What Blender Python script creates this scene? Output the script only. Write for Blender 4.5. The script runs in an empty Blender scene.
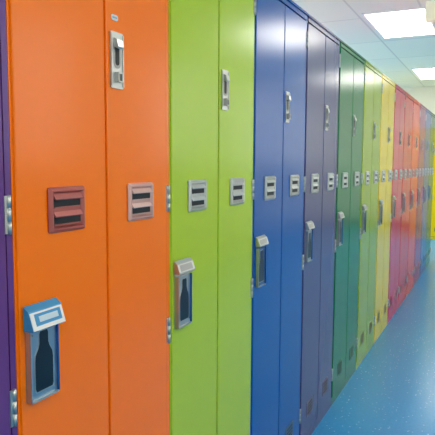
import bpy, bmesh, math, random
from mathutils import Matrix, Vector
random.seed(3)
sc = bpy.context.scene
COL = sc.collection
try:
    sc.view_settings.view_transform = 'Standard'
    sc.view_settings.look = 'None'
except Exception:
    pass

def lin(c):
    return tuple(((v/255)/12.92 if v/255 <= .04045 else (((v/255)+.055)/1.055)**2.4) for v in c) + (1,)

def mat(name, rgb, rough=.4, metal=0., coat=0., emit=None, nscale=8., spec=.5, var=.01, tint=0.):
    m = bpy.data.materials.new(name); m.use_nodes = True
    nt = m.node_tree; b = nt.nodes['Principled BSDF']
    b.inputs['Base Color'].default_value = lin(rgb)
    b.inputs['Roughness'].default_value = rough
    b.inputs['Metallic'].default_value = metal
    b.inputs['Specular IOR Level'].default_value = spec
    b.inputs['Coat Weight'].default_value = coat
    b.inputs['Coat Roughness'].default_value = .15
    if emit:
        b.inputs['Emission Color'].default_value = lin(emit[0])
        b.inputs['Emission Strength'].default_value = emit[1]
    tc = nt.nodes.new('ShaderNodeTexCoord')
    n = nt.nodes.new('ShaderNodeTexNoise'); n.inputs['Scale'].default_value = nscale
    n.inputs['Detail'].default_value = 1
    nt.links.new(tc.outputs['Object'], n.inputs['Vector'])
    mr = nt.nodes.new('ShaderNodeMapRange')
    mr.inputs['To Min'].default_value = max(0.02, rough-var); mr.inputs['To Max'].default_value = rough+var
    nt.links.new(n.outputs['Fac'], mr.inputs['Value'])
    nt.links.new(mr.outputs['Result'], b.inputs['Roughness'])
    return m

# ---------- mesh helpers (outward = +x, along row = +y, up = +z) ----------
def box(bm, x0, x1, y0, y1, z0, z1, mi=0):
    vs = [bm.verts.new(p) for p in ((x0,y0,z0),(x1,y0,z0),(x1,y1,z0),(x0,y1,z0),(x0,y0,z1),(x1,y0,z1),(x1,y1,z1),(x0,y1,z1))]
    for q in ((3,2,1,0),(4,5,6,7),(0,1,5,4),(1,2,6,5),(2,3,7,6),(3,0,4,7)):
        f = bm.faces.new([vs[i] for i in q]); f.material_index = mi
    return vs

def prism(bm, pts, x0, x1, mi=0):
    a = [bm.verts.new((x0,p[0],p[1])) for p in pts]
    b = [bm.verts.new((x1,p[0],p[1])) for p in pts]
    f = bm.faces.new(b); f.material_index = mi
    f = bm.faces.new(list(reversed(a))); f.material_index = mi
    n = len(pts)
    for i in range(n):
        j = (i+1) % n
        f = bm.faces.new((a[i],a[j],b[j],b[i])); f.material_index = mi

def prism_y(bm, pts, y0, y1, mi=0):
    a = [bm.verts.new((p[0],y0,p[1])) for p in pts]
    b = [bm.verts.new((p[0],y1,p[1])) for p in pts]
    f = bm.faces.new(a); f.material_index = mi
    f = bm.faces.new(list(reversed(b))); f.material_index = mi
    n = len(pts)
    for i in range(n):
        j = (i+1) % n
        f = bm.faces.new((a[j],a[i],b[i],b[j])); f.material_index = mi

def cyl(bm, c, r, h, axis='z', mi=0, seg=16):
    rot = {'z':Matrix(), 'x':Matrix.Rotation(math.pi/2,4,'Y'), 'y':Matrix.Rotation(math.pi/2,4,'X')}[axis]
    before = set(bm.faces)
    bmesh.ops.create_cone(bm, cap_ends=True, segments=seg, radius1=r, radius2=r, depth=h, matrix=Matrix.Translation(c) @ rot)
    for f in bm.faces:
        if f not in before:
            f.material_index = mi
            if len(f.verts)==4: f.smooth=True

def rrect(w, h, r, n=4, cy=0, cz=0):
    pts = []
    for (sx,sz,a0) in ((1,1,0),(-1,1,90),(-1,-1,180),(1,-1,270)):
        for i in range(n+1):
            a = math.radians(a0 + 90*i/n)
            pts.append((cy+sx*(w/2-r)+r*math.cos(a), cz+sz*(h/2-r)+r*math.sin(a)))
    return pts

def to_mesh(bm, name, mats, bevel=None):
    bmesh.ops.recalc_face_normals(bm, faces=bm.faces)
    if bevel:
        bmesh.ops.bevel(bm, geom=list(bm.edges), offset=bevel, segments=2, profile=.5, affect='EDGES', clamp_overlap=True)
    me = bpy.data.meshes.new(name); bm.to_mesh(me); bm.free()
    for m in mats: me.materials.append(m)
    return me

def obj(name, me, parent=None, loc=(0,0,0)):
    o = bpy.data.objects.new(name, me); COL.objects.link(o)
    o.location = loc
    if parent: o.parent = parent
    return o

# ---------- materials ----------
steel = mat('brushed_steel', (192,192,188), .3, .86)
steel_dark = mat('worn_steel', (150,148,144), .36, .85)
steel_reflect_red = mat('red_reflection_steel', (178,100,94), .3, .72)  # plain steel, with the reflected orange of the doors put into its colour
steel_reflect_pink = mat('pink_reflection_steel', (212,170,162), .3, .8)  # same steel, fainter orange reflection put into its colour
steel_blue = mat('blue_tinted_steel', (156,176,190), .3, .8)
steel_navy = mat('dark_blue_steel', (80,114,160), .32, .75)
black = mat('dark_opening', (6,6,8), .6)
navy = mat('dark_recess', (8,20,34), .3)
sticker_w = mat('white_sticker', (190,204,210), .5)
sticker_b = mat('blue_sticker', (52,136,184), .45)
teal_edge = mat('blue_enamel', (24,92,156), .35, .3)

PAINT = {
 'purple':((98,56,124),'purple'), 'orange':((255,118,0),'orange'), 'lime':((170,196,36),'lime green'),
 'blue':((0,82,160),'royal blue'), 'violet':((74,70,116),'muted violet'), 'green':((0,108,58),'dark green'),
 'leaf':((144,168,0),'yellow-green'), 'yellow':((228,198,0),'yellow'), 'crimson':((206,8,74),'magenta pink'),
 'rose':((210,12,44),'crimson red'), 'salmon':((226,44,40),'coral red'),
 'magenta':((150,30,110),'magenta purple'), 'sky':((4,86,166),'light blue'),'teal':((0,118,90),'sea green'),
}
PM = {k: mat('paint_'+k, v[0], .2, 0, 0, nscale=1, spec=.34, var=.002) for k, v in PAINT.items()}

def vent_mesh(name, m, hoods=True):
    bm = bmesh.new(); W, H = .098, .082
    if not hoods: W,H=.090,.070
    prism(bm, rrect(W,H,.006), 0, .003 if hoods else .0012, 0)
    if hoods:
        o=[(-W/2+.001,-H/2+.001),(W/2-.001,-H/2+.001),(W/2-.001,H/2-.001),(-W/2+.001,H/2-.001)]
        i_=[(-W/2+.012,-H/2+.012),(W/2-.012,-H/2+.012),(W/2-.012,H/2-.012),(-W/2+.012,H/2-.012)]
        m1=[(a[0]*.62+b[0]*.38,a[1]*.62+b[1]*.38) for a,b in zip(o,i_)]
        m2=[(a[0]*.38+b[0]*.62,a[1]*.38+b[1]*.62) for a,b in zip(o,i_)]
        rings=[[bm.verts.new((x,*p)) for p in r] for x,r in ((.003,o),(.008,m1),(.008,m2),(.002,i_))]
        for r0,r1 in zip(rings,rings[1:]):
            for k in range(4):
                j=(k+1)%4
                bm.faces.new((r0[k],r0[j],r1[j],r1[k]))
        for zc in (.0145,-.0165):
            box(bm,.003,.0038,-.036,.036,zc-.009,zc+.008,1)
            prism_y(bm,[(.0035,zc+.0135),(.0035,zc+.006),(.0085,zc+.0032),(.0095,zc+.005)],-.037,.037,0)
            box(bm,.003,.006,-.036,.036,zc-.0112,zc-.009,0)
    else:
        for zc in (.021,.007,-.007,-.021):
            prism(bm, rrect(.070,.006,.0028,3,0,zc), .0012,.0017,1)
    return to_mesh(bm,name,[m,black])
V = {'steel':vent_mesh('vent_plate_steel',steel),'reflect_red':vent_mesh('vent_plate_reflect_red',steel_reflect_red),
     'pink':vent_mesh('vent_plate_reflect_pink',steel_reflect_pink)}  # non-plain plates carry reflected door colour in their tint
LOWV = {}
for k,v in PAINT.items():
    c=tuple(int(.5*a+.5*t) for a,t in zip(v[0],(150,120,104)))
    LOWV[k]=vent_mesh('low_vent_'+k,mat('low_vent_'+k,c,.4,.2),False)

def latch_mesh():
    bm = bmesh.new(); W,H=.044,.112
    prism(bm, rrect(W,H,.005), 0, .003, 0)
    for (a,b,c,d) in ((-W/2+.001,-W/2+.004,-H/2+.004,H/2-.004),(W/2-.004,W/2-.001,-H/2+.004,H/2-.004)):
        box(bm,.003,.005,a,b,c,d)
    # shallow pressed cup with slim dark slot
    prism(bm, rrect(.024,.056,.011,6,0,.012), .003,.0035,2)
    prism(bm, rrect(.013,.040,.0062,6,0,.010), .0035,.004,1)
    # raised catch near the top
    prism_y(bm,[(.0035,.044),(.0035,.026),(.011,.022),(.013,.026),(.010,.040)],-.010,.010,0)
    # staple
    box(bm,.003,.012,-.008,-.0055,-.044,-.024,0)
    box(bm,.003,.012,.0055,.008,-.044,-.024,0)
    box(bm,.0095,.012,-.008,.008,-.027,-.024,0)
    box(bm,.0095,.012,-.008,.008,-.044,-.041,0)
    return to_mesh(bm,'latch_mesh',[steel,black,steel_dark])
LATCH = latch_mesh()

def lock_mesh(plate, hood, labelled, big):
    bm = bmesh.new(); W,H=.070,.168
    prism(bm, rrect(W,H,.003), 0, .003, 0)
    box(bm,.003,.013,-W/2,-W/2+.0025,-H/2+.002,.046,6)
    box(bm,.003,.013,W/2-.0025,W/2,-H/2+.002,.046,3)
    box(bm,.003,.013,-W/2+.0025,W/2-.0025,-H/2,-H/2+.003,6)
    box(bm,.003,.0085,-W/2+.0025,W/2-.0025,-H/2+.003,.046,0)
    pts=[]
    prof=[(.019,-.068),(.0215,-.063),(.0215,-.014),(.020,-.004),(.013,.008),(.0105,.016),(.0105,.032),(.0085,.037)]
    for p in prof: pts.append(p)
    for p in reversed(prof): pts.append((-p[0],p[1]))
    prism(bm, [(p[0]*1.13,p[1]*1.04) for p in pts], .0085,.0095,6)
    prism(bm, pts, .0095,.0102,1)
    X1,X = (.014,.024) if big else (.012,.019)
    lip=.044 if big else .054; zk=.078
    prism_y(bm,[(.003,.086),(.003,lip),(X,lip),(X,lip+.004),(X1,zk)],-W/2-.005,W/2+.005,4 if labelled else 6)
    def slab(y0,y1,f0,f1,off,mi):
        a=Vector((X,0,lip+.004)); b=Vector((X1,0,zk)); d=(b-a).normalized(); n=Vector((d.z,0,-d.x))
        q=[]
        for o in (0.0001,off):
            for (y,f) in ((y0,f0),(y1,f0),(y1,f1),(y0,f1)):
                p=a.lerp(b,f)+n*o; q.append(bm.verts.new((p.x,y,p.z)))
        for idx in ((0,1,2,3),(4,5,6,7),(0,1,5,4),(1,2,6,5),(2,3,7,6),(3,0,4,7)):
            f=bm.faces.new([q[i] for i in idx]); f.material_index=mi
    if labelled:
        slab(-.039,.039,-.08,.90,.0008,6)
        slab(-.030,.033,.14,.80,.0014,4)
        slab(-.021,.025,.32,.64,.0019,5)
    else:
        slab(-.030,.030,.12,.88,.0007,2)
    for y in (-.027,.027): cyl(bm,(.009,y,-.070 if y>0 else .034),.0022,.002,'x',2,10)
    return to_mesh(bm,'lock_mesh',[plate,navy,steel_dark,teal_edge,sticker_b,sticker_w,hood])
LOCK = {'std':lock_mesh(steel,steel,False,False),'orange':lock_mesh(steel_blue,steel,True,True),'blue':lock_mesh(steel_navy,steel,False,False)}

def hinge_mesh():
    bm=bmesh.new()
    cyl(bm,(.0015,0,0),.0030,.064,'z',0,14)
    for z in (-.0215,0,.0215): cyl(bm,(.0015,0,z),.0034,.0205,'z',0,14)
    box(bm,-.001,.0010,-.009,.0,-.031,.031,0)
    return to_mesh(bm,'hinge_mesh',[steel,steel_dark])
HINGE = hinge_mesh()

def tag_mesh(w,h):
    bm=bmesh.new()
    prism(bm, rrect(w,h,h*.35),0,.0012,0)
    prism(bm, rrect(w*.7,h*.3,h*.1),.0012,.0016,1)
    return to_mesh(bm,'tag_mesh',[sticker_w,steel_dark])
TAG = tag_mesh(.022,.011)

H=1.83; D=.45
def body_mesh(w,m):
    bm=bmesh.new()
    x0,x1=-D,-.004
    box(bm,x0,x1,.0008,.010,0,H)
    box(bm,x0,x1,w-.013,w-.0008,0,H)
    box(bm,x0,x1+.003,.010,w-.013,H-.022,H)
    box(bm,x0,x1,.010,w-.013,0,.035)
    box(bm,x0,x0+.01,.010,w-.013,.035,H-.022)
    box(bm,x0+.01,-.026,w/2-.006,w/2+.002,.035,H-.022)
    box(bm,-.026,-.022,.010,w-.013,.035,H-.022,1)
    box(bm,-.02,.004,.0008,w-.0008,H-.004,H+.004)
    return to_mesh(bm,'body',[m,black])

def door_mesh(y0,y1,m):
    bm=bmesh.new()
    box(bm,-.019,0,y0,y1,.042,H-.027)
    return to_mesh(bm,'door',[m],bevel=.0028)

def unit(y0,w,col,label,root_loc=None,rot=0,group='row of rainbow lockers',vents=('steel','steel'),tag=None,latchtag=False):
    m=PM[col]
    e=bpy.data.objects.new('locker',None); COL.objects.link(e)
    e.empty_display_size=.1
    e.location=root_loc if root_loc else (0,y0,0)
    e.rotation_euler=(0,0,rot)
    e['label']=label; e['category']='locker'; e['group']=group
    obj('cabinet_body',body_mesh(w,m),e)
    mid=w/2
    spans=((.0055,mid-.003),(mid+.003,w-.018))
    for k,(a,b) in enumerate(spans):
        d=obj('door',door_mesh(a,b,m),e)
        c=(a+b)/2
        obj('vent_plate',V[vents[k]],d,(0,c,1.155))
        obj('vent_plate',LOWV[col],d,(0,c,.157))
        if k==0:
            l=obj('lock_handle',LOCK.get(col,LOCK['std']),d,(0,a+.046,.912))
            l['label']={'orange':'blue-tinted steel lock handle with blue sticker','blue':'dark blue steel lock handle'}.get(col,'steel lock handle with dark bottle-shaped recess')
        else:
            l=obj('latch',LATCH,d,(0,a+.032,1.446)); l['label']='narrow steel latch plate with staple'
            for z in (1.735,1.155,.832,.17):
                obj('hinge',HINGE,d,(0,w-.011,z))
        if tag and k==0: obj('number_tag',TAG,d,(0,c+.01,1.667))
        if latchtag and k==1: obj('number_tag',TAG,d,(0,a+.028,1.53))
    return e

B=[.15,.697,1.200,1.733,2.285,2.82,3.40,3.95,4.50,5.02,5.54,6.06,6.58,7.10,7.62]
cols=['purple','orange','lime','blue','violet','green','leaf','yellow','crimson','rose','salmon','magenta','sky','teal']
for i,c in enumerate(cols):
    w=B[i+1]-B[i]
    nb=PAINT[cols[i+1]][1] if i<len(cols)-1 else PAINT[cols[i-1]][1]
    lab='%s painted steel two-door locker next to %s one' % (PAINT[c][1], nb)
    unit(B[i],w,c,lab,vents=('reflect_red','pink') if c=='orange' else ('steel','steel'),tag=(c=='lime'),latchtag=(c=='orange'))
for x0,c in ((-1.10,'leaf'),(-.55,'yellow'),(0.0,'yellow')):
    unit(0,.55,c,'%s steel two-door locker in the cross bank near end wall'%PAINT[c][1],root_loc=(x0,10.1,0),rot=-math.pi/2,group='lockers across the end')

# ---------- room ----------
HC=2.70
XL,XR,YF,YE=-3.4,2.6,-2.2,11.7
def plane_box(name,x0,x1,y0,y1,z0,z1,m):
    bm=bmesh.new(); box(bm,x0,x1,y0,y1,z0,z1)
    o=obj(name,to_mesh(bm,name,[m])); o['kind']='structure'; return o

fm=mat('vinyl_floor',(50,128,196),.24,0,0,nscale=2,spec=.35)
nt=fm.node_tree; b=nt.nodes['Principled BSDF']
tc=nt.nodes.new('ShaderNodeTexCoord')
vo=nt.nodes.new('ShaderNodeTexVoronoi'); vo.inputs['Scale'].default_value=48; vo.inputs['Randomness'].default_value=1
nt.links.new(tc.outputs['Object'],vo.inputs['Vector'])
cr=nt.nodes.new('ShaderNodeValToRGB'); cr.color_ramp.elements[0].position=.12; cr.color_ramp.elements[1].position=.2
cr.color_ramp.elements[0].color=(1,1,1,1); cr.color_ramp.elements[1].color=(0,0,0,1)
nt.links.new(vo.outputs['Distance'],cr.inputs['Fac'])
sp=nt.nodes.new('ShaderNodeSeparateColor'); nt.links.new(vo.outputs['Color'],sp.inputs['Color'])
gt=nt.nodes.new('ShaderNodeMath'); gt.operation='GREATER_THAN'; gt.inputs[1].default_value=.5
nt.links.new(sp.outputs[0],gt.inputs[0])
mu=nt.nodes.new('ShaderNodeMath'); mu.operation='MULTIPLY'
nt.links.new(cr.outputs['Color'],mu.inputs[0]); nt.links.new(gt.outputs[0],mu.inputs[1])
no=nt.nodes.new('ShaderNodeTexNoise'); no.inputs['Scale'].default_value=70
nt.links.new(tc.outputs['Object'],no.inputs['Vector'])
mx0=nt.nodes.new('ShaderNodeMix'); mx0.data_type='RGBA'
mx0.inputs[6].default_value=lin((20,124,186)); mx0.inputs[7].default_value=lin((50,152,208))
nt.links.new(no.outputs['Fac'],mx0.inputs[0])
mx=nt.nodes.new('ShaderNodeMix'); mx.data_type='RGBA'; mx.inputs[7].default_value=lin((130,200,230))
nt.links.new(mu.outputs[0],mx.inputs[0]); nt.links.new(mx0.outputs[2],mx.inputs[6])
nt.links.new(mx.outputs[2],b.inputs['Base Color'])

cm=mat('ceiling_tiles',(205,210,210),.9)
nt=cm.node_tree; b=nt.nodes['Principled BSDF']
tc=nt.nodes.new('ShaderNodeTexCoord')
br=nt.nodes.new('ShaderNodeTexBrick'); br.offset=0; br.squash=1
br.inputs['Scale'].default_value=1; br.inputs['Brick Width'].default_value=.6; br.inputs['Row Height'].default_value=1.2
br.inputs['Mortar Size'].default_value=.010; br.inputs['Mortar Smooth'].default_value=0
br.inputs['Color1'].default_value=lin((236,240,226)); br.inputs['Color2'].default_value=lin((224,230,216)); br.inputs['Mortar'].default_value=lin((206,211,200))
nt.links.new(tc.outputs['Object'],br.inputs['Vector']); nt.links.new(br.outputs['Color'],b.inputs['Base Color'])

wm=mat('wall_paint',(218,218,206),.7)
wm2=mat('wall_paint_white',(226,226,218),.6)
bbm=mat('baseboard_vinyl',(60,66,74),.5)
plane_box('floor',XL,XR,YF,YE,-.1,0,fm)
plane_box('ceiling',XL,XR,YF,YE,HC,HC+.1,cm)
plane_box('wall_left',XL-.1,XL,YF,YE,0,HC,wm)
plane_box('wall_right',XR,XR+.1,YF,YE,0,HC,wm2)
plane_box('wall_end',XL,XR,YE,YE+.1,0,HC,wm)
plane_box('wall_front',XL,XR,YF-.1,YF,0,HC,wm2)
plane_box('baseboard_left',XL,XL+.012,YF,YE,0,.1,bbm)
plane_box('baseboard_right',XR-.012,XR,YF,YE,0,.1,bbm)
plane_box('baseboard_end',XL+.012,XR-.012,YE-.012,YE,0,.1,bbm)

pane=mat('fill_pane',(235,240,245),.4,emit=((248,248,246),2.4))  # unseen glow added to fill light onto the locker fronts
pane2=mat('bright_fill_pane',(235,240,245),.4,emit=((252,252,244),5.5))  # stronger unseen glow, added behind the row to brighten the ceiling
frm=mat('fill_panel_frame_paint',(235,236,234),.4)
def fill_panel(i,yc,xa,xb,pm,wd=.8,z0=1.2,z1=2.4):  # added out-of-view fill light, framed like a window
    bm=bmesh.new(); x0,x1=xa,xb
    y0,y1=yc-wd/2,yc+wd/2; t=.05
    box(bm,x0,x1,y0,y1,z0,z0+t); box(bm,x0,x1,y0,y1,z1-t,z1)
    box(bm,x0,x1,y0,y0+t,z0+t,z1-t); box(bm,x0,x1,y1-t,y1,z0+t,z1-t)
    box(bm,x0,x1,yc-t/2,yc+t/2,z0+t,z1-t)
    xm=(x0+x1)/2
    box(bm,xm-.006,xm+.006,y0+t,yc-t/2,z0+t,z1-t,1); box(bm,xm-.006,xm+.006,yc+t/2,y1-t,z0+t,z1-t,1)
    o=obj('fill_panel_%d'%i,to_mesh(bm,'fill_panel',[frm,pm])); o['kind']='structure'
n=1
for yc in (-.9,1.3,3.5,5.7,7.9,10.1):
    fill_panel(n,yc,XR-.03,XR,pane); n+=1
for yc in (1.3,3.5,5.7,7.9,10.1):
    fill_panel(n,yc,XL,XL+.03,pane2,wd=1.7,z0=1.1); n+=1

lampw=mat('lamp_diffuser',(250,252,250),.5,emit=((255,251,240),13.5))
lampf=mat('lamp_frame',(235,238,238),.4)
def light(x,y):
    bm=bmesh.new(); w,l=.30,.60
    for (a,b_,c,d) in ((-w,w,-l,-l+.025),(-w,w,l-.025,l),(-w,-w+.025,-l+.025,l-.025),(w-.025,w,-l+.025,l-.025)):
        box(bm,a,b_,c,d,-.014,0)
    box(bm,-w+.025,w-.025,-l+.025,l-.025,-.004,0)
    r=obj('ceiling_light',to_mesh(bm,'light_frame',[lampf]),None,(x,y,HC))
    r['label']='recessed white fluorescent panel in the tiled ceiling'; r['category']='ceiling light'; r['group']='ceiling light panels'
    bm=bmesh.new(); box(bm,-w+.026,w-.026,-l+.026,l-.026,-.009,-.005)
    obj('diffuser',to_mesh(bm,'diffuser',[lampw]),r)
for y in (-.8,2.8,6.4,10.0):
    for x in (-.25,1.55,-2.6):
        light(x,y)

cream=mat('cream_plastic',(236,230,206),.4,emit=((240,232,200),.2))
bm=bmesh.new(); box(bm,-.09,.09,-.05,.05,-.20,-.03)
s=obj('emergency_light',to_mesh(bm,'emergency_light',[cream],bevel=.008),None,(.165,5.55,HC))
s['label']='cream plastic emergency light box under the ceiling'; s['category']='emergency light'
bm=bmesh.new(); box(bm,-.05,.05,-.03,.03,-.032,0)
obj('mounting_base',to_mesh(bm,'mounting_base',[lampf]),s)

w=bpy.data.worlds.new('world'); sc.world=w; w.use_nodes=True
w.node_tree.nodes['Background'].inputs[0].default_value=(.9,.95,1,1)
w.node_tree.nodes['Background'].inputs[1].default_value=.3

# ---------- camera ----------
cam=bpy.data.cameras.new('camera'); co=bpy.data.objects.new('camera',cam); COL.objects.link(co)
F=575.; cam.sensor_width=36; cam.lens=36*F/435
alpha=math.atan(278/F); th=math.atan(54.5/F); roll=math.radians(.3)
R=Matrix.Rotation(alpha,4,'Z')@Matrix.Rotation(math.pi/2-th,4,'X')@Matrix.Rotation(roll,4,'Z')
co.matrix_world=Matrix.Translation((.7065,0,1.24))@R
cam.clip_start=.02
sc.camera=co
